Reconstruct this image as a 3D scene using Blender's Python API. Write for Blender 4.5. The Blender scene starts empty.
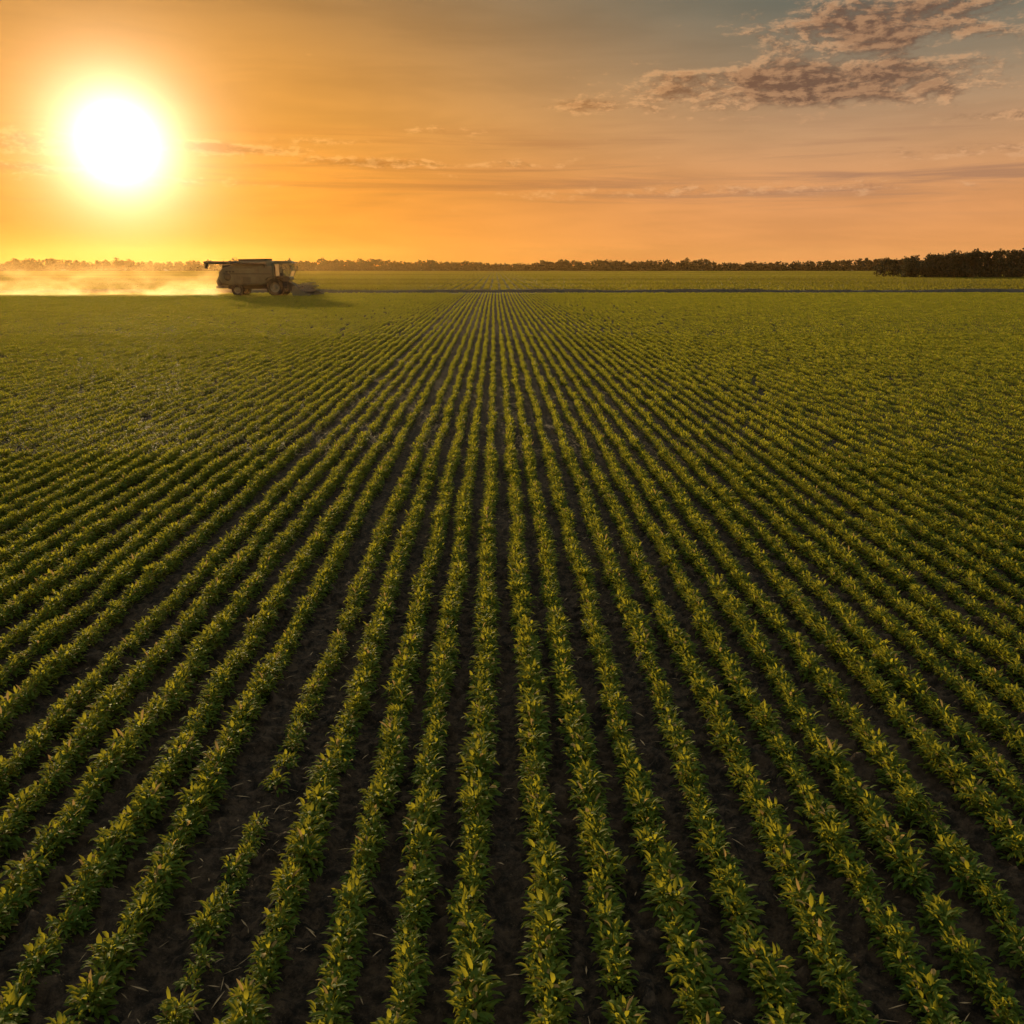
import bpy, bmesh, math, random
import numpy as np
from mathutils import Vector, Matrix
R=math.radians
rng=np.random.default_rng(7); random.seed(7)
scene=bpy.context.scene
# ------------------------------------------------------------ camera
F=910.0; H=3.7
PITCH=math.atan(246/F); YAW=R(1.03)
cam_d=bpy.data.cameras.new("camera"); cam=bpy.data.objects.new("camera",cam_d)
scene.collection.objects.link(cam); scene.camera=cam
cam_d.sensor_width=36; cam_d.lens=36*F/1024
cam_d.clip_start=0.1; cam_d.clip_end=20000
cam.location=(0,0,H); cam.rotation_euler=(R(90)-PITCH,0,-YAW)
M=cam.rotation_euler.to_matrix()
def pdir(px,py):
    return (M@Vector((px-512,512-py,-F))).normalized()
def azel(px,py):
    d=pdir(px,py); return math.degrees(math.atan2(d.x,d.y)), math.degrees(math.asin(d.z))
def pground(px,py,z=0):
    d=pdir(px,py); t=(z-H)/d.z; return (d.x*t,d.y*t)
SUN_AZ,SUN_EL=azel(118,143)
sd=pdir(118,143)
# ------------------------------------------------------------ sun
l=bpy.data.lights.new("sun","SUN"); l.energy=5.0; l.angle=R(0.53); l.color=(1.0,0.72,0.34)
sun=bpy.data.objects.new("sun",l); scene.collection.objects.link(sun)
sun.rotation_euler=(-sd).to_track_quat('-Z','Y').to_euler(); sun.location=(-60,100,60)
# ------------------------------------------------------------ node helper
class NT:
    def __init__(s,nt): s.nt=nt; s.N=nt.nodes; s.L=nt.links
    def new(s,t,**k):
        n=s.N.new(t)
        for a,b in k.items(): setattr(n,a,b)
        return n
    def put(s,sock,v):
        if isinstance(v,bpy.types.NodeSocket): s.L.new(v,sock)
        elif v is not None:
            if isinstance(v,(tuple,list)) and len(v)==3 and sock.type=='RGBA': v=(*v,1)
            sock.default_value=v
    def m(s,op,a,b=None,c=None,clamp=False):
        n=s.new('ShaderNodeMath',operation=op); n.use_clamp=clamp
        s.put(n.inputs[0],a)
        if b is not None: s.put(n.inputs[1],b)
        if c is not None: s.put(n.inputs[2],c)
        return n.outputs[0]
    def add(s,a,b): return s.m('ADD',a,b)
    def mul(s,a,b): return s.m('MULTIPLY',a,b)
    def sub(s,a,b): return s.m('SUBTRACT',a,b)
    def mix(s,f,a,b,blend='MIX'):
        n=s.new('ShaderNodeMix',data_type='RGBA',blend_type=blend)
        s.put(n.inputs[0],f); s.put(n.inputs[6],a); s.put(n.inputs[7],b); return n.outputs[2]
    def ss(s,v,a,b,lo=0.0,hi=1.0):
        n=s.new('ShaderNodeMapRange',interpolation_type='SMOOTHSTEP')
        s.put(n.inputs[0],v); 
        for i,x in zip((1,2,3,4),(a,b,lo,hi)): n.inputs[i].default_value=x
        return n.outputs[0]
    def xyz(s,x,y,z=0.0):
        n=s.new('ShaderNodeCombineXYZ')
        for i,v in enumerate((x,y,z)): s.put(n.inputs[i],v)
        return n.outputs[0]
    def noise(s,vec,scale,detail=4,rough=.55,dist=0.0):
        n=s.new('ShaderNodeTexNoise'); s.put(n.inputs['Vector'],vec)
        n.inputs['Scale'].default_value=scale; n.inputs['Detail'].default_value=detail
        n.inputs['Roughness'].default_value=rough; n.inputs['Distortion'].default_value=dist
        return n.outputs[0]
    def ramp(s,v,stops):
        n=s.new('ShaderNodeValToRGB'); s.put(n.inputs[0],v); e=n.color_ramp.elements
        while len(e)<len(stops): e.new(0.5)
        for el,(p,c) in zip(e,stops): el.position=p; el.color=(*c,1)
        return n.outputs[0]
# ------------------------------------------------------------ world sky
w=bpy.data.worlds.new("World"); scene.world=w; w.use_nodes=True
T=NT(w.node_tree); T.N.clear()
tc=T.new('ShaderNodeTexCoord').outputs['Generated']
nrm=T.new('ShaderNodeVectorMath',operation='NORMALIZE'); T.put(nrm.inputs[0],tc); dirv=nrm.outputs[0]
sep=T.new('ShaderNodeSeparateXYZ'); T.put(sep.inputs[0],dirv); X,Y,Z=sep.outputs
el=T.mul(T.m('ARCSINE',Z),180/math.pi)
az=T.mul(T.m('ARCTAN2',X,Y),180/math.pi)
dot=T.new('ShaderNodeVectorMath',operation='DOT_PRODUCT'); T.put(dot.inputs[0],dirv); dot.inputs[1].default_value=sd[:]
th=T.mul(T.m('ARCCOSINE',T.m('MINIMUM',dot.outputs['Value'],0.999999)),180/math.pi)
e01=T.m('DIVIDE',T.m('MAXIMUM',el,0.0),90.0)
def E(d): return d/90
A=T.ramp(e01,[(0,(.84,.28,.012)),(E(4),(.86,.31,.022)),(E(8),(.74,.31,.040)),(E(14),(.44,.215,.055)),(E(28),(.48,.40,.26)),(1,(.52,.54,.46))])
B=T.ramp(e01,[(0,(.78,.315,.09)),(E(3.5),(.73,.32,.12)),(E(7),(.54,.30,.15)),(E(10),(.33,.235,.145)),(E(13.5),(.155,.160,.125)),(E(30),(.36,.40,.34)),(1,(.52,.57,.50))])
fm=T.ss(th,2,42)
sky=T.mix(fm,A,B)
g1=T.mul(T.m('EXPONENT',T.mul(th,-1/1.38)),7.0)
g2=T.mul(T.m('EXPONENT',T.mul(th,-1/3.8)),.62)
g3=T.mul(T.m('EXPONENT',T.mul(th,-1/9.0)),.18)
def scale(c,f): 
    n=T.new('ShaderNodeVectorMath',operation='SCALE'); T.put(n.inputs[0],c); T.put(n.inputs[3],f); return n.outputs[0]
def vadd(a,b):
    n=T.new('ShaderNodeVectorMath',operation='ADD'); T.put(n.inputs[0],a); T.put(n.inputs[1],b); return n.outputs[0]
pst=T.xyz(T.mul(az,.05),T.mul(el,.35),0.3)
st=T.noise(pst,1.6,3,.6,.3)
sky=scale(sky,T.ss(st,.3,.7,.91,1.07))
s2=T.noise(T.xyz(T.mul(az,.045),T.mul(el,.95),8.3),1.5,5,.6,.4)
band=T.mul(T.ss(el,2.2,4.2),T.ss(el,6.0,8.8,1,0))
sf=T.mul(T.mul(T.ss(s2,.46,.70),band),T.ss(th,5,25,.5,.8))
sky=T.mix(sf,sky,T.mix(T.ss(th,8,40),(.54,.19,.028),(.40,.205,.115)))
masks=[(815,82,178,26,1.2),(900,92,90,14,.85),(690,92,70,14,.9),(890,24,130,28,1.1),(800,45,60,18,.7),(985,14,50,16,.8),(572,106,60,8,.9),(15,140,75,13,1.0),(20,168,95,7,.85),(225,149,68,6,1.2),(385,163,90,6,1.1),(300,140,60,5,.7),
 (520,164,90,6,.6),(170,182,120,7,.8),(760,190,260,7,.72),(970,150,90,8,.75),(1000,115,60,6,.85),(450,130,70,6,.62)]
tot=None
for (px,py,hw,hh,a) in masks:
    a0,e0=azel(px,py); wa=hw/F*57.3; we=hh/F*57.3
    u=T.m('DIVIDE',T.sub(az,a0),wa); v=T.m('DIVIDE',T.sub(el,e0),we)
    g=T.mul(T.m('EXPONENT',T.mul(T.add(T.mul(u,u),T.mul(v,v)),-1.0)),a)
    tot=g if tot is None else T.m('MAXIMUM',tot,g)
def cn(oa,oe):
    p=T.xyz(T.mul(T.add(az,oa),.20),T.mul(T.add(el,oe),.72),1.7)
    n1=T.noise(p,1.5,6,.62,.5)
    p2=T.xyz(T.mul(T.add(az,oa),.8),T.mul(T.add(el,oe),1.6),4.7)
    n2=T.noise(p2,1.6,5,.68,.2)
    return T.add(T.mul(n1,.62),T.mul(n2,.38))
n0=cn(0,0); n1=cn(-.5,.25)
D=T.add(T.mul(tot,.84),T.mul(T.sub(n0,.5),2.7))
cov=T.ss(D,.32,1.0)
lit=T.ss(T.sub(n0,n1),-.06,.09)
farf=T.ss(th,8,40)
cb=T.mix(farf,(1.0,.50,.14),(.76,.41,.20))
cd=T.mix(farf,(.50,.18,.025),(.155,.084,.055))
lowel=T.ss(el,3.5,7.5)
cd=T.mix(lowel,T.mix(farf,(.52,.18,.025),(.40,.19,.10)),cd)
core=T.ss(D,.5,1.1)
lit2=T.mul(lit,T.ss(core,0,1,1.0,.42))
cc=T.mix(lit2,cd,cb)
sky=T.mix(T.mul(cov,.94),sky,cc)
ns=T.new('ShaderNodeTexSky',sky_type='NISHITA'); ns.sun_disc=False
ns.sun_elevation=R(SUN_EL); ns.sun_rotation=R(SUN_AZ)%(2*math.pi)
ns.dust_density=2.0; ns.air_density=1.0
nsc=scale(ns.outputs[0],T.mul(T.ss(el,14,40),0.05))
sky=vadd(sky,nsc)
sky=vadd(sky,scale(T.xyz(1.0,.84,.60),g1))
sky=vadd(sky,scale(T.xyz(1.0,.52,.17),g2))
sky=vadd(sky,scale(T.xyz(.9,.28,.02),g3))
bg=T.new('ShaderNodeBackground'); T.put(bg.inputs[0],sky); bg.inputs[1].default_value=1.0
out=T.new('ShaderNodeOutputWorld'); T.L.new(bg.outputs[0],out.inputs[0])
# ------------------------------------------------------------ materials
def mat(name):
    m=bpy.data.materials.new(name); m.use_nodes=True; t=NT(m.node_tree); t.N.clear()
    o=t.new('ShaderNodeOutputMaterial'); return m,t,o
def simple(name,col,rough=.6,metal=0.0,noise=.25,scale=3.0,spec=.5):
    m,t,o=mat(name); p=t.new('ShaderNodeBsdfPrincipled')
    pos=t.new('ShaderNodeTexCoord').outputs['Object']
    n=t.noise(pos,scale,6,.65)
    c=t.mix(t.ss(n,.3,.75),tuple(x*(1-noise) for x in col),tuple(min(1,x*(1+noise)) for x in col))
    t.put(p.inputs['Base Color'],c); p.inputs['Roughness'].default_value=rough; p.inputs['Metallic'].default_value=metal
    p.inputs['Specular IOR Level'].default_value=spec
    t.L.new(p.outputs[0],o.inputs[0]); return m
def leafmat(name,c1,c2,dead,tr,trmix=.45,patch=.35,deadthr=.955,stretch=None,spec=.14):
    m,t,o=mat(name)
    at=t.new('ShaderNodeAttribute'); at.attribute_name='tint'; tint=at.outputs['Fac']
    oi=t.new('ShaderNodeObjectInfo').outputs['Random']
    pos=t.new('ShaderNodeNewGeometry').outputs['Position']
    if stretch:
        sp=t.new('ShaderNodeSeparateXYZ'); t.put(sp.inputs[0],pos)
        pn=t.noise(t.xyz(t.mul(sp.outputs[0],stretch[0]),t.mul(sp.outputs[1],stretch[1]),0.0),1.0,3,.6)
        f=t.m('ADD',t.mul(tint,.25),t.add(t.mul(oi,.1),t.mul(t.sub(pn,.42),3.0)),clamp=True)
    else:
        pn=t.noise(pos,patch,2,.6)
        f=t.m('ADD',t.mul(tint,.45),t.add(t.mul(oi,.3),t.mul(t.sub(pn,.5),1.2)),clamp=True)
    c=t.mix(f,c1,c2)
    dd=t.m('GREATER_THAN',tint,deadthr)
    c=t.mix(dd,c,dead)
    tcx=t.mix(dd,t.mix(f,tuple(x*.6 for x in tr),tr),tuple(x*1.1 for x in dead))
    p=t.new('ShaderNodeBsdfPrincipled'); t.put(p.inputs['Base Color'],c); p.inputs['Roughness'].default_value=.62
    p.inputs['Specular IOR Level'].default_value=spec
    b=t.new('ShaderNodeBsdfTranslucent'); t.put(b.inputs[0],tcx)
    mx=t.new('ShaderNodeMixShader'); mx.inputs[0].default_value=trmix
    t.L.new(p.outputs[0],mx.inputs[1]); t.L.new(b.outputs[0],mx.inputs[2]); t.L.new(mx.outputs[0],o.inputs[0])
    return m
leaf=leafmat("crop_leaf",(.048,.108,.014),(.130,.165,.022),(.38,.25,.09),(.56,.50,.035),.54,deadthr=.965)
leaffar=leafmat("distant_crop_leaf",(.055,.060,.014),(.130,.130,.024),(.2,.15,.05),(.34,.29,.03),.50,deadthr=.98,stretch=(.004,.022))
treeleaf=leafmat("tree_foliage",(.026,.026,.011),(.060,.048,.018),(.05,.05,.02),(.05,.04,.01),.3,patch=.05)
grassm=leafmat("bank_grass",(.035,.04,.014),(.07,.06,.022),(.16,.11,.05),(.07,.055,.012),.25,patch=.2)
bark=simple("bark",(.05,.035,.022),.9,noise=.4)
gm,t,o=mat("field_soil")
pos=t.new('ShaderNodeNewGeometry').outputs['Position']
sp=t.new('ShaderNodeSeparateXYZ'); t.put(sp.inputs[0],pos); gx,gy,gz=sp.outputs
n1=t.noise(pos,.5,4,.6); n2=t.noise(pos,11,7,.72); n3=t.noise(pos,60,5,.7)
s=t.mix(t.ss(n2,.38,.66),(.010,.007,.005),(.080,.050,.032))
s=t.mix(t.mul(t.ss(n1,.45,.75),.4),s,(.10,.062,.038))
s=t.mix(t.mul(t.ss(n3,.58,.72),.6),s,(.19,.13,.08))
fx=t.noise(t.xyz(t.mul(gx,.004),t.mul(gy,.022),0),1.0,3,.6)
fg=t.mix(t.ss(fx,.4,.6),(.06,.055,.018),(.12,.10,.03))
fg=t.mix(t.mul(t.ss(t.noise(pos,.6,4,.7),.45,.7),.5),fg,(.05,.04,.02))
s=t.mix(t.ss(gy,128,136),s,fg)
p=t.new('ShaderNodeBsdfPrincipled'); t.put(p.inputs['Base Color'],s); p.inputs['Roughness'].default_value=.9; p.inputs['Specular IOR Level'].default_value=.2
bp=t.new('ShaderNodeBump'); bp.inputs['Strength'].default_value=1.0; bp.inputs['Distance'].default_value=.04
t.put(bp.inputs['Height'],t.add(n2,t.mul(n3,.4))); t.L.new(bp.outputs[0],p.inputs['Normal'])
t.L.new(p.outputs[0],o.inputs[0])
# ------------------------------------------------------------ mesh helpers
def mesh_obj(name,v,f,mats=None,parent=None,link=True,smooth=False,attr=None,fmat=None):
    me=bpy.data.meshes.new(name)
    v=np.asarray(v,dtype=np.float32)
    if isinstance(f,np.ndarray):
        nf,k=f.shape
        me.vertices.add(len(v)); me.vertices.foreach_set('co',v.ravel())
        me.loops.add(nf*k); me.loops.foreach_set('vertex_index',f.ravel().astype(np.int32))
        me.polygons.add(nf); me.polygons.foreach_set('loop_start',(np.arange(nf)*k).astype(np.int32))
        try: me.polygons.foreach_set('loop_total',np.full(nf,k,dtype=np.int32))
        except Exception: pass
        me.update(calc_edges=True); me.validate()
    else:
        me.from_pydata([tuple(a) for a in v.tolist()],[],f); me.update()
    if attr is not None:
        a=me.attributes.new('tint','FLOAT','POINT'); a.data.foreach_set('value',np.asarray(attr,dtype=np.float32))
    for m_ in (mats or []): me.materials.append(m_)
    if fmat is not None: me.polygons.foreach_set('material_index',np.asarray(fmat,dtype=np.int32))
    if smooth: me.polygons.foreach_set('use_smooth',np.ones(len(me.polygons),dtype=bool))
    ob=bpy.data.objects.new(name,me)
    if link: scene.collection.objects.link(ob)
    if parent: ob.parent=parent
    return ob
def empty(name,loc=(0,0,0)):
    e=bpy.data.objects.new(name,None); e.location=loc; scene.collection.objects.link(e); return e
lat=rng.random((256,256))
def vn(x,y,sc,off=0):
    x=x/sc+off*17.3; y=y/sc+off*5.1
    xi=np.floor(x).astype(int); yi=np.floor(y).astype(int); fx=x-xi; fy=y-yi
    fx=fx*fx*(3-2*fx); fy=fy*fy*(3-2*fy)
    a=lat[xi%256,yi%256]; b=lat[(xi+1)%256,yi%256]; c=lat[xi%256,(yi+1)%256]; d=lat[(xi+1)%256,(yi+1)%256]
    return (a*(1-fx)+b*fx)*(1-fy)+(c*(1-fx)+d*fx)*fy
# ------------------------------------------------------------ row layout
W=.3745; X0=-.126
def rowx(k):
    x=X0+W*k
    if k<=-5: x-=.10
    if k<=-7: x-=.05
    if k<=-10: x-=.13
    if k>=4: x+=.04
    if k>=9: x+=.05
    return x+ (math.sin(k*12.9898)*43758.5%1-.5)*.03
rows={k:rowx(k) for k in range(-260,261)}
rx=np.array(sorted(rows.values()))
def wob(k,y): return .018*np.sin(y*.9+k*1.7)+.012*np.sin(y*2.3+k*3.1)+.05*np.sin(y*.05+k*.02)
# ------------------------------------------------------------ ground
def axis(lo,hi,st,far,gr):
    c=list(np.arange(lo,hi,st)); s_=st
    up=[];x=c[-1]
    while x<far: s_*=gr; x+=s_; up.append(x)
    s_=st; dn=[];x=c[0]
    while x>-far: s_*=gr; x-=s_; dn.append(x)
    return np.array(dn[::-1]+c+up)
xs=axis(-6.5,6.5,.020,6000,1.035); ys=axis(2.8,9.5,.020,6000,1.03)
gxx,gyy=np.meshgrid(xs,ys,indexing='xy')
dist=np.abs(gyy)+np.abs(gxx)*.6
fade=np.clip(1-(dist-12)/22,0,1)
idx=np.clip(np.searchsorted(rx,gxx),1,len(rx)-1)
dr=np.minimum(np.abs(gxx-rx[idx-1]),np.abs(gxx-rx[idx]))
ridge=.03*np.exp(-(dr/.09)**2)
wx=gxx+.03*vn(gxx,gyy,.07,11); wy=gyy+.03*vn(gxx,gyy,.07,12)
cl=vn(wx,wy,.12,1); cl2=vn(wx,wy,.05,2); cl3=vn(gxx,gyy,.6,3); cl4=vn(gxx,gyy,.22,5); cl5=vn(wx+wy*.3,wy,.08,6)
clod=.16*np.maximum(cl-.52,0)*(.3+cl4)+.08*np.maximum(cl2-.5,0)+.04*cl3+.06*np.maximum(cl4-.5,0)+.11*np.maximum(cl5-.58,0)
h=(ridge+clod-.075)*fade
nx,ny=len(xs),len(ys)
V=np.stack([gxx.ravel(),gyy.ravel(),h.ravel()],1)
i=np.arange(nx-1)[None,:]+np.arange(ny-1)[:,None]*nx
Fq=np.stack([i,i+1,i+1+nx,i+nx],-1).reshape(-1,4)
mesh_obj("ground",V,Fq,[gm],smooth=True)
# ------------------------------------------------------------ leaves / plants
def leaf_batch(base,az_,e0,length,width,droop,seg,tint):
    n=len(az_); Vs=[];
    ts=np.linspace(0,1,seg+1)
    P=base.copy(); ang=e0.copy()
    ca,sa=np.cos(az_),np.sin(az_)
    side=np.stack([-sa,ca,np.zeros(n)],1)
    for j,tt in enumerate(ts):
        wv=width*(np.sin(np.pi*min(.98,max(.06,tt*.9+.06)))**.8)*.5
        if j==seg: wv=width*.02
        fold=wv*.35
        up=np.stack([-np.sin(ang)*ca,-np.sin(ang)*sa,np.cos(ang)],1)
        Vs+= [P+side*wv[:,None]+up*fold[:,None], P.copy(), P-side*wv[:,None]+up*fold[:,None]]
        if j<seg:
            dl=length/seg
            P=P+np.stack([np.cos(ang)*ca,np.cos(ang)*sa,np.sin(ang)],1)*dl[:,None]
            ang=ang-droop/seg
    VV=np.stack(Vs,1)
    m_=3*(seg+1); base_i=(np.arange(n)*m_)[:,None]
    q=[]
    for j in range(seg):
        a=3*j; q+=[[a,a+1,a+4,a+3],[a+1,a+2,a+5,a+4]]
    q=np.array(q); Q=(base_i[:,:,None]+q[None]).reshape(-1,4)
    return VV.reshape(-1,3),Q,np.repeat(tint,m_)
def blade_batch(base,az_,e0,length,width,tint):
    n=len(az_); ca,sa=np.cos(az_),np.sin(az_)
    d=np.stack([np.cos(e0)*ca,np.cos(e0)*sa,np.sin(e0)],1)*length[:,None]
    sdv=np.stack([-sa,ca,np.zeros(n)],1)*width[:,None]*.5
    V=np.stack([base,base+d*.45+sdv,base+d,base+d*.45-sdv],1).reshape(-1,3)
    return V,np.arange(4*n).reshape(-1,4),np.repeat(tint,4)
def plant(n,hgt,rad,ll,lw,seg,length_y=0.0):
    r=rng
    hz=r.random(n)**.75*hgt
    a=r.random(n)*2*np.pi
    br=r.random(n)*rad*.55
    b=np.stack([np.cos(a)*br+r.normal(0,.004,n),np.sin(a)*br+(r.random(n)-.5)*length_y,hz],1)
    a2=a+r.normal(0,.6,n)
    e=r.uniform(.1,1.2,n)*(.5+.65*hz/hgt)
    L=ll*r.uniform(.6,1.3,n); Wd=lw*r.uniform(.65,1.2,n)
    if seg==0: return blade_batch(b,a2,e-.2,L,Wd,r.random(n))
    return leaf_batch(b,a2,e,L,Wd,r.uniform(.5,1.9,n),seg,r.random(n))
def coll(name,objs):
    c=bpy.data.collections.new(name)
    for o_ in objs: c.objects.link(o_)
    return c
def variants(nm,cnt,**k):
    obs=[]
    for _ in range(cnt):
        v,q,a=plant(**k)
        obs.append(mesh_obj(nm,v,q,[leaf],link=False,attr=a))
    return coll(nm+"_set",obs)
def gn_scatter(name,pts,rotz,tilt,scl,c,parent,nvar):
    pts=np.asarray(pts,dtype=np.float32); n=len(pts)
    me=bpy.data.meshes.new(name); me.vertices.add(n); me.vertices.foreach_set('co',pts.ravel())
    a=me.attributes.new('rot','FLOAT_VECTOR','POINT')
    rr=np.stack([tilt[:,0],tilt[:,1],rotz],1).astype(np.float32); a.data.foreach_set('vector',rr.ravel())
    a=me.attributes.new('scl','FLOAT','POINT'); a.data.foreach_set('value',scl.astype(np.float32))
    a=me.attributes.new('vid','INT','POINT'); a.data.foreach_set('value',rng.integers(0,nvar,n).astype(np.int32))
    ob=bpy.data.objects.new(name,me); scene.collection.objects.link(ob)
    if parent: ob.parent=parent
    g=bpy.data.node_groups.new(name+"_gn",'GeometryNodeTree')
    g.interface.new_socket("Geometry",in_out='INPUT',socket_type='NodeSocketGeometry')
    g.interface.new_socket("Geometry",in_out='OUTPUT',socket_type='NodeSocketGeometry')
    N=g.nodes; Lk=g.links
    gi=N.new('NodeGroupInput'); go=N.new('NodeGroupOutput'); ip=N.new('GeometryNodeInstanceOnPoints')
    ci=N.new('GeometryNodeCollectionInfo'); ci.inputs[0].default_value=c
    ci.inputs['Separate Children'].default_value=True; ci.inputs['Reset Children'].default_value=True
    def na(nm,ty):
        x=N.new('GeometryNodeInputNamedAttribute'); x.data_type=ty; x.inputs[0].default_value=nm
        return [o_ for o_ in x.outputs if o_.enabled][0]
    e=N.new('FunctionNodeEulerToRotation'); Lk.new(na('rot','FLOAT_VECTOR'),e.inputs[0])
    Lk.new(gi.outputs[0],ip.inputs['Points']); Lk.new(ci.outputs[0],ip.inputs['Instance'])
    ip.inputs['Pick Instance'].default_value=True
    Lk.new(na('vid','INT'),ip.inputs['Instance Index']); Lk.new(e.outputs[0],ip.inputs['Rotation'])
    Lk.new(na('scl','FLOAT'),ip.inputs['Scale']); Lk.new(ip.outputs[0],go.inputs[0])
    md=ob.modifiers.new("scatter",'NODES'); md.node_group=g
    return ob
cA=variants("soybean_plant",10,n=78,hgt=.150,rad=.125,ll=.064,lw=.021,seg=3)
cB=variants("soybean_clump",7,n=175,hgt=.155,rad=.130,ll=.068,lw=.032,seg=0,length_y=.40)
cC=variants("soybean_strip",7,n=200,hgt=.155,rad=.095,ll=.072,lw=.050,seg=0,length_y=1.2)
def place(y0,y1,step,base_scale,jy,rot_full):
    P=[];S=[]
    for k,x in rows.items():
        y=np.arange(y0,y1,step)+rng.random()*step
        y=y[np.abs(x)<.56*y+3.5]
        if len(y)==0: continue
        y=y+rng.normal(0,jy,len(y))
        s_=base_scale*(.84+.32*vn(np.full(len(y),x*9.),y,.9,4))*rng.uniform(.82,1.16,len(y))
        keep=rng.random(len(y))>.03
        if k==-4:
            pr=np.where(y<6.2,.62,np.where((y>8.4)&(y<9.6),.35,.9)); keep&=rng.random(len(y))<pr; s_=s_*np.where(y<9.6,.86,1)
        if k in(-9,14,31): s_=s_*.9
        y=y[keep]; s_=s_[keep]
        xx=x+wob(k,y)+rng.normal(0,.014,len(y))
        P.append(np.stack([xx,y,np.full(len(y),-.015)],1)); S.append(s_)
    P=np.concatenate(P); S=np.concatenate(S); n=len(P)
    rz=rng.random(n)*2*np.pi if rot_full else rng.integers(0,2,n)*np.pi+rng.normal(0,.03 if step<.5 else .008,n)
    tl=rng.normal(0,.12 if rot_full else .02,(n,2))
    return P,rz,tl,S
crop=empty("soybean_field")
a_=place(1.4,18,.080,1.05,.015,True); gn_scatter("near_rows",*a_,cA,crop,10)
b_=place(18,50,.36,1.02,.03,False); gn_scatter("middle_rows",*b_,cB,crop,7)
c_=place(50,129,1.15,1.0,.05,False); gn_scatter("outer_rows",*c_,cC,crop,7)
def tile(n):
    xq=np.round((rng.random(n)*12-6)/1.5)*1.5+rng.normal(0,.2,n); yq=rng.random(n)*12-6
    b=np.stack([xq,yq,np.zeros(n)],1)
    return blade_batch(b,rng.random(n)*6.28,rng.uniform(.5,1.4,n),rng.uniform(.25,.42,n),rng.uniform(.2,.4,n),rng.random(n))
obs=[]
for _ in range(5):
    v,q,a=tile(750); obs.append(mesh_obj("far_crop_tile",v,q,[leaffar],link=False,attr=a))
cT=coll("far_crop_set",obs)
P=[]
for yy in np.arange(146,690,12):
    hw=.56*yy+30; x_=np.arange(-math.ceil(hw/12)*12,hw,12)
    P.append(np.stack([x_,np.full(len(x_),yy),np.zeros(len(x_))],1))
P=np.concatenate(P); keep=~((P[:,1]>255)&(P[:,1]<275)); P=P[keep]; n=len(P)
ff=gn_scatter("distant_crop_field",P,rng.integers(0,2,n)*np.pi,np.zeros((n,2)),np.ones(n),cT,None,5)
# ------------------------------------------------------------ straw residue
n=1900
yy=rng.uniform(2.5,14,n); xx=rng.uniform(-1,1,n)*(.56*yy+2)
m_=160; xx[:m_]=rng.normal(rowx(-4)+.02,.10,m_); yy[:m_]=rng.uniform(3.4,9.6,m_)
b=np.stack([xx,yy,rng.uniform(-.01,.025,n)],1)
v,q,a=leaf_batch(b,rng.random(n)*6.28,rng.uniform(-.1,.35,n),rng.uniform(.03,.12,n),rng.uniform(.004,.012,n),rng.uniform(-.2,.5,n),2,rng.random(n))
straw=simple("dry_straw",(.26,.17,.09),.8,noise=.5,scale=4)
mesh_obj("straw_residue",v,q,[straw])
# ------------------------------------------------------------ bank + track between fields
def strip(name,y0,y1,z,m_,xh=420,wobble=.3):
    xq=np.arange(-xh,xh,3.0); k=len(xq)
    e0=y0+wobble*np.sin(xq*.11)+rng.normal(0,.1,k); e1=y1+wobble*np.sin(xq*.09+1)+rng.normal(0,.1,k)
    V=np.concatenate([np.stack([xq,e0,np.full(k,z)],1),np.stack([xq,e1,np.full(k,z)],1)])
    i=np.arange(k-1); return mesh_obj(name,V,np.stack([i,i+1,i+1+k,i+k],1),[m_])
strip("dirt_track",129.6,134.0,.006,simple("track_dirt",(.085,.055,.035),.95,noise=.35,scale=.8))
xq=np.arange(-260,260,.5); yq=np.linspace(134.2,138.4,15)
gx_,gy_=np.meshgrid(xq,yq); prof=np.sin(np.linspace(0,np.pi,15))[:,None]
def bh(x,y): return .42*(.35+.7*vn(x,y,9,7)+.45*vn(x,y,1.3,8))
hh=bh(gx_,gy_)*prof-.02
V=np.stack([gx_.ravel(),gy_.ravel(),hh.ravel()],1); nx=len(xq)
i=np.arange(nx-1)[None,:]+np.arange(14)[:,None]*nx
bank=empty("field_bank")
mesh_obj("earth",V,np.stack([i,i+1,i+1+nx,i+nx],-1).reshape(-1,4),[simple("bank_soil",(.04,.03,.018),.95,noise=.4,scale=.5)],parent=bank,smooth=True)
n=16000; bx=rng.uniform(-250,250,n); by=rng.uniform(134.4,138.2,n)
b=np.stack([bx,by,bh(bx,by)*np.sin((by-134.2)/4.2*np.pi)-.05],1)
v,q,a=leaf_batch(b,rng.random(n)*6.28,rng.uniform(.9,1.5,n),rng.uniform(.15,.38,n)*(.4+1.2*vn(bx,by,5,13)),rng.uniform(.08,.2,n),rng.uniform(.2,1,n),1,rng.random(n))
mesh_obj("grass",v,q,[grassm],attr=a,parent=bank)
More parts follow.
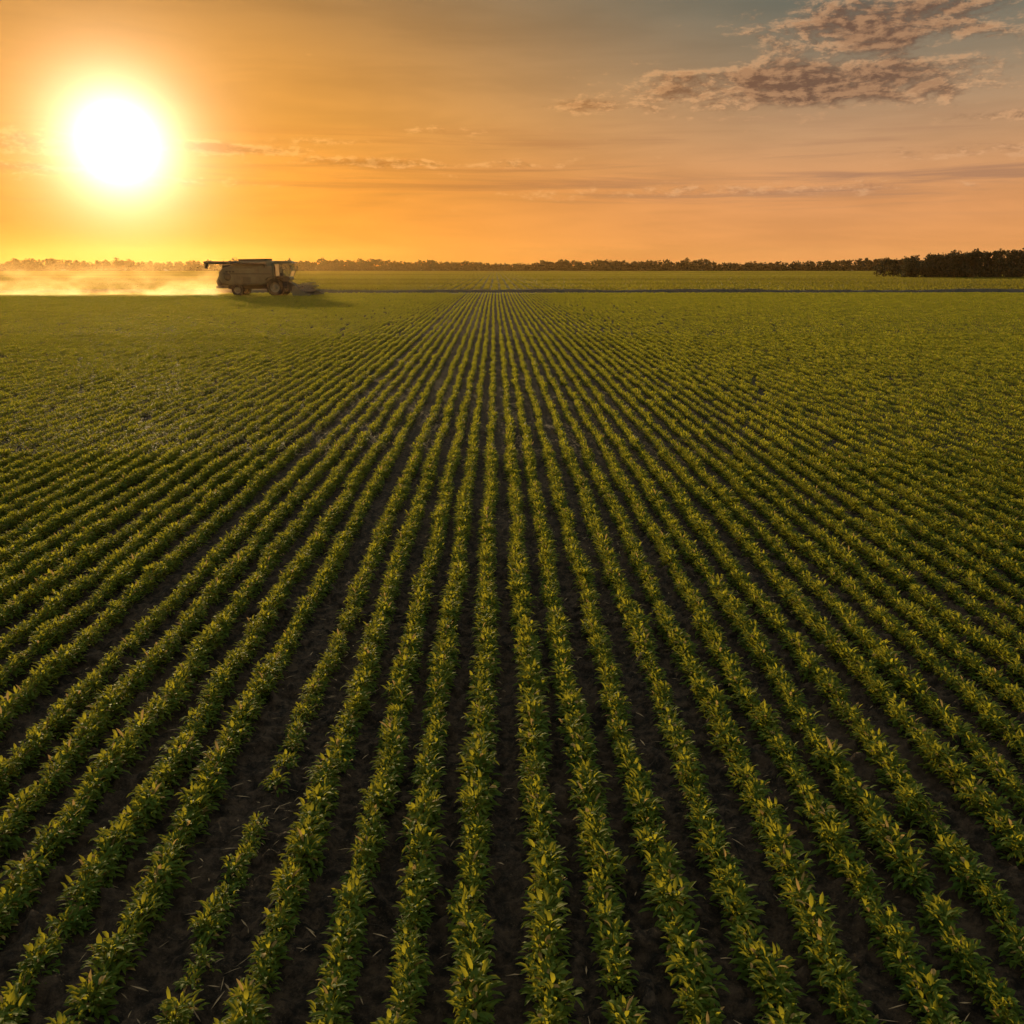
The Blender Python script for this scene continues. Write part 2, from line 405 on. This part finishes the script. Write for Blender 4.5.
# ------------------------------------------------------------ trees
def rand_leaf_quads(c,size):
    n=len(c); d1=rng.normal(size=(n,3)); d1/=np.linalg.norm(d1,axis=1)[:,None]
    d2=np.cross(d1,rng.normal(size=(n,3))); d2/=np.linalg.norm(d2,axis=1)[:,None]
    s=size[:,None]*.5
    V=np.stack([c-d1*s,c+d2*s*.8,c+d1*s,c-d2*s*.8],1).reshape(-1,3)
    return V,np.arange(4*n).reshape(-1,4)
def trunkmesh(x,y,h,r,segs=6):
    V=[];Fc=[];
    lean=rng.normal(0,.04,2)
    lv=[0,.5*h,h]; rr=[r,r*.7,r*.25]
    for z,q_ in zip(lv,rr):
        for s_ in range(segs):
            a=2*math.pi*s_/segs; V.append((x+lean[0]*z+q_*math.cos(a),y+lean[1]*z+q_*math.sin(a),z-.1))
    for j in range(2):
        for s_ in range(segs):
            a=j*segs+s_; b_=j*segs+(s_+1)%segs; Fc.append([a,b_,b_+segs,a+segs])
    return np.array(V),np.array(Fc)
def tree_mass(name,trees,lpt,lsize,limbs=False,low=.12):
    par=empty(name); LV=[];LQ=[];LT=[];TV=[];TQ=[];lo=0;to=0
    for (x,y,ht,wd) in trees:
        nc=rng.integers(7,12); n=int(lpt*max(.5,ht/8))
        hz=rng.uniform(low,.88,nc)
        cc_=np.stack([rng.normal(0,wd*.26,nc)*(1.15-.6*hz),rng.normal(0,wd*.26,nc),ht*hz],1)
        cc_[0]=(0,0,ht*.86)
        cr=wd*rng.uniform(.16,.30,nc)*(1.25-.5*cc_[:,2]/ht)
        ci=rng.integers(0,nc,n)
        d=rng.normal(size=(n,3)); d/=np.linalg.norm(d,axis=1)[:,None]
        pnt=cc_[ci]+d*(cr[ci]*rng.random(n)**.4)[:,None]*np.array([1,1,.85])
        pnt[:,2]=np.clip(pnt[:,2],.3,None); pnt[:,0]+=x; pnt[:,1]+=y
        v,q=rand_leaf_quads(pnt,lsize*rng.uniform(.6,1.3,n))
        LV.append(v); LQ.append(q+lo); lo+=len(v); LT.append(np.repeat(rng.random(n)*.5+rng.random()*.4,4))
        v,q=trunkmesh(x,y,ht*.8,.022*ht)
        TV.append(v);TQ.append(q+to);to+=len(v)
        if limbs:
            for j in range(4):
                c0=np.array([x,y,ht*rng.uniform(.25,.5)]); c1=np.array([x,y,0])+cc_[rng.integers(0,nc)]
                r0=.012*ht; sd_=np.array([r0,0,0]); sy=np.array([0,r0,0])
                v=np.array([c0+sd_,c0+sy,c0-sd_,c0-sy,c1+sd_*.3,c1+sy*.3,c1-sd_*.3,c1-sy*.3])
                q=np.array([[0,1,5,4],[1,2,6,5],[2,3,7,6],[3,0,4,7]]); TV.append(v);TQ.append(q+to);to+=8
    mesh_obj("foliage",np.concatenate(LV),np.concatenate(LQ),[treeleaf],parent=par,attr=np.concatenate(LT))
    mesh_obj("trunks",np.concatenate(TV),np.concatenate(TQ),[bark],parent=par)
    return par
tr=[]
x=-560.
def v1(x,s,o): return float(vn(np.array([x]),np.array([0.]),s,o)[0])
while x<600:
    hgt=3.6+4.6*v1(x,60,9)+3.0*v1(x,17,10)
    if rng.random()<.10: hgt+=1.4
    hgt*=rng.uniform(.84,1.06)
    tr.append((x,700+rng.normal(0,8)+.05*x,hgt,rng.uniform(6,10)))
    tr.append((x+rng.uniform(-2,2),712+rng.normal(0,5)+.05*x,hgt*rng.uniform(.7,1.0),rng.uniform(8,11)))
    tr.append((x+rng.uniform(-2,2),692+rng.normal(0,4)+.05*x,rng.uniform(2.8,4.8),rng.uniform(6,9)))
    x+=rng.uniform(2.2,3.6)
tree_mass("distant_tree_line",tr,160,1.3,low=.05)
tr=[]
gx0,gy0=pground(908,278)
for j in range(170):
    u=rng.random(); px=gx0+u*95; py=gy0+rng.uniform(0,22)+u*2
    ht=5.8+3.6*min(1,u*3.5)*rng.uniform(.7,1.05)
    if rng.random()<.12: ht+=.8
    tr.append((px,py,ht,rng.uniform(3.6,5.8)))
for j in range(110):
    u=rng.random(); tr.append((gx0-2+u*98,gy0-1+rng.uniform(-1.5,.5),rng.uniform(2.0,5.2),rng.uniform(3,5)))
tree_mass("tree_grove",tr,380,.55,True)
# ------------------------------------------------------------ combine harvester
paint=simple("olive_paint",(.115,.120,.082),.5,.0,noise=.22,scale=1.2,spec=.3)
paintd=simple("dark_panel",(.035,.036,.030),.55,noise=.3,scale=2,spec=.25)
steel=simple("worn_steel",(.12,.11,.095),.5,.5,noise=.3,scale=3)
rubber=simple("tyre_rubber",(.018,.017,.015),.85,noise=.5,scale=4,spec=.15)
rimm=simple("rim_paint",(.17,.16,.11),.55,noise=.3,scale=3)
red=simple("header_paint",(.08,.065,.05),.6,noise=.3,scale=2)
lampm=simple("lamp_lens",(.55,.50,.42),.2,noise=.05)
gl,t,o=mat("cab_glass"); p=t.new('ShaderNodeBsdfPrincipled'); p.inputs['Base Color'].default_value=(.5,.55,.5,1); p.inputs['Roughness'].default_value=.03; p.inputs['Transmission Weight'].default_value=.9; p.inputs['IOR'].default_value=1.1
t.L.new(p.outputs[0],o.inputs[0])
hx,hy=pground(266,296)
hv=empty("combine_harvester",(hx,hy,0)); hv.rotation_euler=(0,0,R(-4)); hv.scale=(1.03,1.03,1.03)
def fin(ob,bev=.03,smooth=False):
    ob.parent=hv
    if bev:
        b_=ob.modifiers.new("bevel",'BEVEL'); b_.width=bev; b_.segments=2; b_.limit_method='ANGLE'
    return ob
def box(name,x0,x1,y0,y1,z0,z1,m_,bev=.03):
    v=[(x0,y0,z0),(x1,y0,z0),(x1,y1,z0),(x0,y1,z0),(x0,y0,z1),(x1,y0,z1),(x1,y1,z1),(x0,y1,z1)]
    f=[(0,3,2,1),(4,5,6,7),(0,1,5,4),(1,2,6,5),(2,3,7,6),(3,0,4,7)]
    return fin(mesh_obj(name,v,f,[m_]),bev)
def prism(name,prof,y0,y1,m_,bev=.04,top_in=0):
    n=len(prof); v=[(x,y0,z) for x,z in prof]+[(x,y1,z) for x,z in prof]
    f=[tuple(range(n)),tuple(range(2*n-1,n-1,-1))]+[(i_,i_+n,(i_+1)%n+n,(i_+1)%n) for i_ in range(n)]
    ob=mesh_obj(name,v,f,[m_]); bm=bmesh.new(); bm.from_mesh(ob.data); bmesh.ops.recalc_face_normals(bm,faces=bm.faces); bm.to_mesh(ob.data); bm.free()
    return fin(ob,bev)
def tube(name,pts,r,m_,segs=12):
    cu=bpy.data.curves.new(name,'CURVE'); cu.dimensions='3D'; s_=cu.splines.new('POLY'); s_.points.add(len(pts)-1)
    for q_,c0 in zip(s_.points,pts): q_.co=(*c0,1)
    cu.bevel_depth=r; cu.bevel_resolution=3; cu.use_fill_caps=True; cu.materials.append(m_)
    ob=bpy.data.objects.new(name,cu); scene.collection.objects.link(ob); ob.parent=hv; return ob
def lathe(name,prof,cx,cy,cz,m_,segs=40):
    V=[];Fc=[];n=len(prof)
    for s_ in range(segs):
        a=2*math.pi*s_/segs
        for r_,y_ in prof: V.append((cx+r_*math.cos(a),cy+y_,cz+r_*math.sin(a)))
    for s_ in range(segs):
        for j in range(n-1):
            a=s_*n+j; b_=((s_+1)%segs)*n+j; Fc.append((a,b_,b_+1,a+1))
    ob=mesh_obj(name,V,Fc,[m_],smooth=True); ob.parent=hv; return ob
def wheel(name,cx,cy,Rr,wd,nl):
    rim=Rr*.55
    lathe(name+"_tyre",[(rim,-wd*.42),(Rr*.75,-wd*.5),(Rr*.92,-wd*.49),(Rr*.965,-wd*.4),(Rr*.97,wd*.4),(Rr*.92,wd*.49),(Rr*.75,wd*.5),(rim,wd*.42)],cx,cy,Rr,rubber)
    lathe(name+"_rim",[(rim+.01,-wd*.42),(rim*.92,-wd*.40),(rim*.86,-wd*.22),(rim*.45,-wd*.16),(rim*.38,-wd*.30),(.001,-wd*.31)],cx,cy,Rr,rimm)
    lathe(name+"_rim_back",[(rim+.01,wd*.42),(rim*.86,wd*.22),(.001,wd*.2)],cx,cy,Rr,rimm)
    V=[];Fc=[]
    for j in range(nl):
        for sgn in(-1,1):
            a0=2*math.pi*(j+(.5 if sgn>0 else 0))/nl
            for (da,yy_,rr_) in ((-.05,0.02,Rr*.955),(.05,0.02,Rr*.955),(.05,0.02,Rr*1.0),(-.05,0.02,Rr*1.0),(.07,wd*.49,Rr*.93),(.17,wd*.49,Rr*.93),(.17,wd*.49,Rr*.99),(.07,wd*.49,Rr*.99)):
                a=a0+da; V.append((cx+rr_*math.cos(a),cy+sgn*yy_,Rr+rr_*math.sin(a)))
            b_=len(V)-8
            for f in ((0,1,2,3),(4,7,6,5),(0,4,5,1),(1,5,6,2),(2,6,7,3),(3,7,4,0)): Fc.append(tuple(b_+q_ for q_ in f))
    ob=mesh_obj(name+"_lugs",V,Fc,[rubber]); ob.parent=hv
for s_,nm in((-1,"near"),(1,"off")):
    wheel("front_wheel_"+nm,1.75,s_*1.45,1.08,.75,18)
    wheel("rear_wheel_"+nm,-3.0,s_*1.30,.74,.5,14)
box("chassis",-4.4,2.6,-.75,.75,.85,1.35,paintd)
box("front_axle",1.6,1.9,-1.2,1.2,.85,1.15,steel); box("rear_axle",-3.1,-2.9,-1.1,1.1,.6,.85,steel)
prism("body",[(-4.9,1.55),(-5.25,2.1),(-5.2,2.9),(-4.7,3.35),(-3.6,3.62),(1.55,3.62),(1.55,1.75),(.6,1.55),(-.2,1.35),(-3.4,1.3)],-1.5,1.5,paint,.10)
prism("side_shield_near",[(-4.75,1.7),(-4.95,2.2),(-4.9,2.8),(-4.5,3.1),(-2.5,3.2),(-2.5,1.5),(-3.4,1.5)],-1.57,-1.505,paint,.03)
prism("side_panel_near",[(-2.42,1.5),(-2.42,3.2),(-.2,3.25),(-.2,1.55)],-1.57,-1.505,paint,.03)
prism("side_panel_front",[(-.12,1.75),(-.12,3.25),(1.4,3.25),(1.4,2.25),(.6,2.15),(.4,1.75)],-1.57,-1.505,paint,.03)
box("panel_stripe",-4.6,1.3,-1.585,-1.572,2.62,2.72,paintd,0)
for x_ in (-4.3,-3.9,-3.5): box("vent_louvre",x_,x_+.3,-1.60,-1.573,2.82,3.02,paintd,.01)
for j in range(5): box("grille_slat",-2.2,-1.2,-1.60,-1.573,1.7+j*.12,1.76+j*.12,paintd,.01)
prism("front_fender",[(.55,1.95),(.85,2.25),(1.4,2.36),(2.2,2.31),(2.7,2.12),(2.7,2.05),(2.2,2.24),(1.4,2.29),(.9,2.18),(.62,1.9)],-1.8,-1.1,paintd,.0)
prism("grain_tank",[(-3.5,3.6),(-3.75,4.12),(1.2,4.22),(1.35,4.0),(1.3,3.6)],-1.42,1.42,paint,.06)
prism("tank_extension",[(-2.6,4.15),(-2.85,4.4),(.75,4.45),(.6,4.19)],-1.25,1.25,paintd,.03)
box("engine_hood",-4.9,-3.75,-1.2,1.2,3.3,3.75,paintd,.1)
lathe("rotary_screen",[(.45,0),(.42,-.05),(.001,-.06)],-4.1,-1.60,2.3,paintd)
tube("exhaust",[(-3.95,.7,3.6),(-3.95,.7,4.35),(-4.1,.7,4.45)],.08,steel)
tube("unloading_auger",[(.6,-1.35,3.5),(.55,-1.6,3.86),(-2,-1.72,3.92),(-6.35,-1.8,3.98)],.19,paintd)
prism("auger_spout",[(-6.85,4.12),(-6.3,4.2),(-6.25,3.8),(-6.42,3.25),(-6.72,3.3),(-6.72,3.75)],-2.0,-1.6,paintd,.05)
prism("straw_hood",[(-5.0,1.3),(-5.55,1.2),(-5.7,1.75),(-5.3,2.5),(-4.8,2.5)],-1.2,1.2,paintd,.05)
box("chopper_spreader",-5.75,-4.7,-1.25,1.25,.95,1.25,steel,.05)
prism("cab_base",[(1.6,1.85),(1.6,2.35),(3.3,2.35),(3.45,2.1),(3.2,1.85)],-1.0,1.0,paint,.04)
prism("cab_glass",[(1.68,2.37),(1.64,3.82),(3.35,3.82),(3.62,3.0),(3.32,2.37)],-.92,.92,gl,.02)
prism("cab_roof",[(1.5,3.84),(1.52,4.08),(1.75,4.2),(3.4,4.18),(3.72,4.02),(3.7,3.86)],-1.05,1.05,paint,.05)
for s_ in(-1,1):
    y_=s_*.95
    tube("cab_pillar",[(1.66,y_,2.35),(1.62,y_,3.85)],.05,paintd); tube("cab_pillar",[(2.55,y_,2.35),(2.5,y_,3.85)],.04,paintd)
    tube("cab_pillar",[(3.34,y_,2.35),(3.64,y_,3.0),(3.38,y_,3.85)],.05,paintd)
    tube("mirror_arm",[(3.45,y_,3.7),(3.75,s_*1.45,3.6)],.025,paintd); box("mirror",3.70,3.76,s_*1.45-.12,s_*1.45+.12,3.15,3.6,paintd,.01)
    for j in range(2): box("work_lamp",3.72,3.78,s_*(.35+.35*j)-.1,s_*(.35+.35*j)+.1,3.88,4.0,lampm,.02)
box("driver_seat",2.0,2.5,-.25,.25,2.4,2.8,paintd,.05); box("seat_back",1.95,2.1,-.25,.25,2.8,3.4,paintd,.05)
tube("steering_column",[(3.1,0,2.4),(2.85,0,2.95)],.04,paintd)
tube("ladder_rail",[(2.9,-1.7,.55),(2.75,-1.45,2.2),(2.75,-1.45,3.1)],.03,steel); tube("ladder_rail",[(3.35,-1.7,.55),(3.2,-1.45,2.2),(3.2,-1.45,3.1)],.03,steel)
for j in range(6): tube("ladder_rung",[(2.9-.02*j,-1.7+.035*j,.65+.28*j),(3.35-.02*j,-1.7+.035*j,.65+.28*j)],.03,steel)
box("platform",1.6,3.2,-1.6,-1.0,2.36,2.42,steel,.01)
tube("tank_rail",[(-3.4,-1.35,4.1),(-3.4,-1.35,4.55),(-2.9,-1.35,4.55),(-2.9,-1.35,4.2)],.025,steel)
prism("feeder_house",[(2.3,1.0),(2.3,1.85),(3.1,1.8),(4.5,1.05),(4.5,.4),(4.2,.35)],-.7,.7,paintd,.04)
hd=(-3.3,3.3)
prism("header_back",[(4.4,.3),(4.4,1.25),(4.5,1.3),(4.62,1.25),(4.62,.35),(5.5,.22),(5.5,.16),(4.5,.18)],hd[0],hd[1],red,.02)
for y_ in hd:
    prism("header_end",[(4.3,.2),(4.3,1.2),(4.7,1.35),(5.1,.95),(5.9,.5),(6.5,.22),(6.5,.14),(4.5,.12)],y_-.05,y_+.05,paint,.02)
lathe("header_auger",[(.24,-3.2),(.24,3.2)],4.95,0,.62,steel,16)
for j in range(7):
    y_=-3.0+j; prism("crop_divider",[(5.5,.16),(5.5,.30),(6.1,.2),(6.3,.14)],y_-.05,y_+.05,steel,.0)
rcx,rcz,rr_=5.35,1.05,.55
tube("reel_shaft",[(rcx,-3.2,rcz),(rcx,3.2,rcz)],.06,steel)
for j in range(6):
    a=j*math.pi/3+.3; bx_,bz_=rcx+rr_*math.cos(a),rcz+rr_*math.sin(a)
    tube("reel_bat",[(bx_,-3.2,bz_),(bx_,3.2,bz_)],.045,steel)
    for y_ in(-3.2,-1,1,3.2): tube("reel_spoke",[(rcx,y_,rcz),(bx_,y_,bz_)],.03,steel)
    for i_ in range(22): 
        y_=-3.1+i_*.295; tube("reel_tine",[(bx_,y_,bz_),(bx_+.02,y_,bz_-.22)],.010,steel,4)
tube("reel_arm",[(4.5,-3.25,1.3),(rcx,-3.25,rcz)],.05,paintd); tube("reel_arm",[(4.5,3.25,1.3),(rcx,3.25,rcz)],.05,paintd)
# ------------------------------------------------------------ dust
def volbox(name,x0,x1,y0,y1,z0,z1,m_):
    v=[(x0,y0,z0),(x1,y0,z0),(x1,y1,z0),(x0,y1,z0),(x0,y0,z1),(x1,y0,z1),(x1,y1,z1),(x0,y1,z1)]
    return mesh_obj(name,v,[(0,3,2,1),(4,5,6,7),(0,1,5,4),(1,2,6,5),(2,3,7,6),(3,0,4,7)],[m_])
dm,t,o=mat("dust"); 
pos=t.new('ShaderNodeNewGeometry').outputs['Position']; sp=t.new('ShaderNodeSeparateXYZ'); t.put(sp.inputs[0],pos); x_,y_,z_=sp.outputs
nn=t.noise(t.xyz(t.mul(x_,.5),t.mul(y_,.5),z_),.5,3,.65,.4)
vert=t.m('EXPONENT',t.mul(t.m('MAXIMUM',z_,0.0),-1/1.8))
sx=hx-4.9
edge=t.mul(t.ss(x_,sx-1.8,sx+.8,1,0),t.ss(x_,sx-75,sx-25,.6,1.0))
yy_=t.m('DIVIDE',t.sub(y_,hy),4.5); ye=t.m('EXPONENT',t.mul(t.mul(yy_,yy_),-1.0))
top=t.ss(z_,3.5,7.5,1,0)
den=t.mul(t.mul(t.mul(t.ss(nn,.36,.70),vert),t.mul(edge,ye)),t.mul(top,.30))
vs=t.new('ShaderNodeVolumeScatter'); vs.inputs['Color'].default_value=(1,.60,.27,1); vs.inputs['Anisotropy'].default_value=.58; t.put(vs.inputs['Density'],den)
t.L.new(vs.outputs[0],o.inputs['Volume'])
volbox("dust_cloud",sx-80,sx+1,hy-9,hy+9,.02,7.6,dm)
hm,t,o=mat("haze"); vs=t.new('ShaderNodeVolumeScatter'); vs.inputs['Color'].default_value=(1,.60,.22,1); vs.inputs['Anisotropy'].default_value=.74; vs.inputs['Density'].default_value=.00009
t.L.new(vs.outputs[0],o.inputs['Volume'])
volbox("haze",-900,900,14,1300,-.5,24,hm)
scene.view_settings.view_transform='Standard'; scene.view_settings.look='None'; scene.view_settings.exposure=0
print("SUN",SUN_AZ,SUN_EL,"HARV",hx,hy,"GROVE",gx0,gy0,len(a_[0]),len(b_[0]),len(c_[0]))
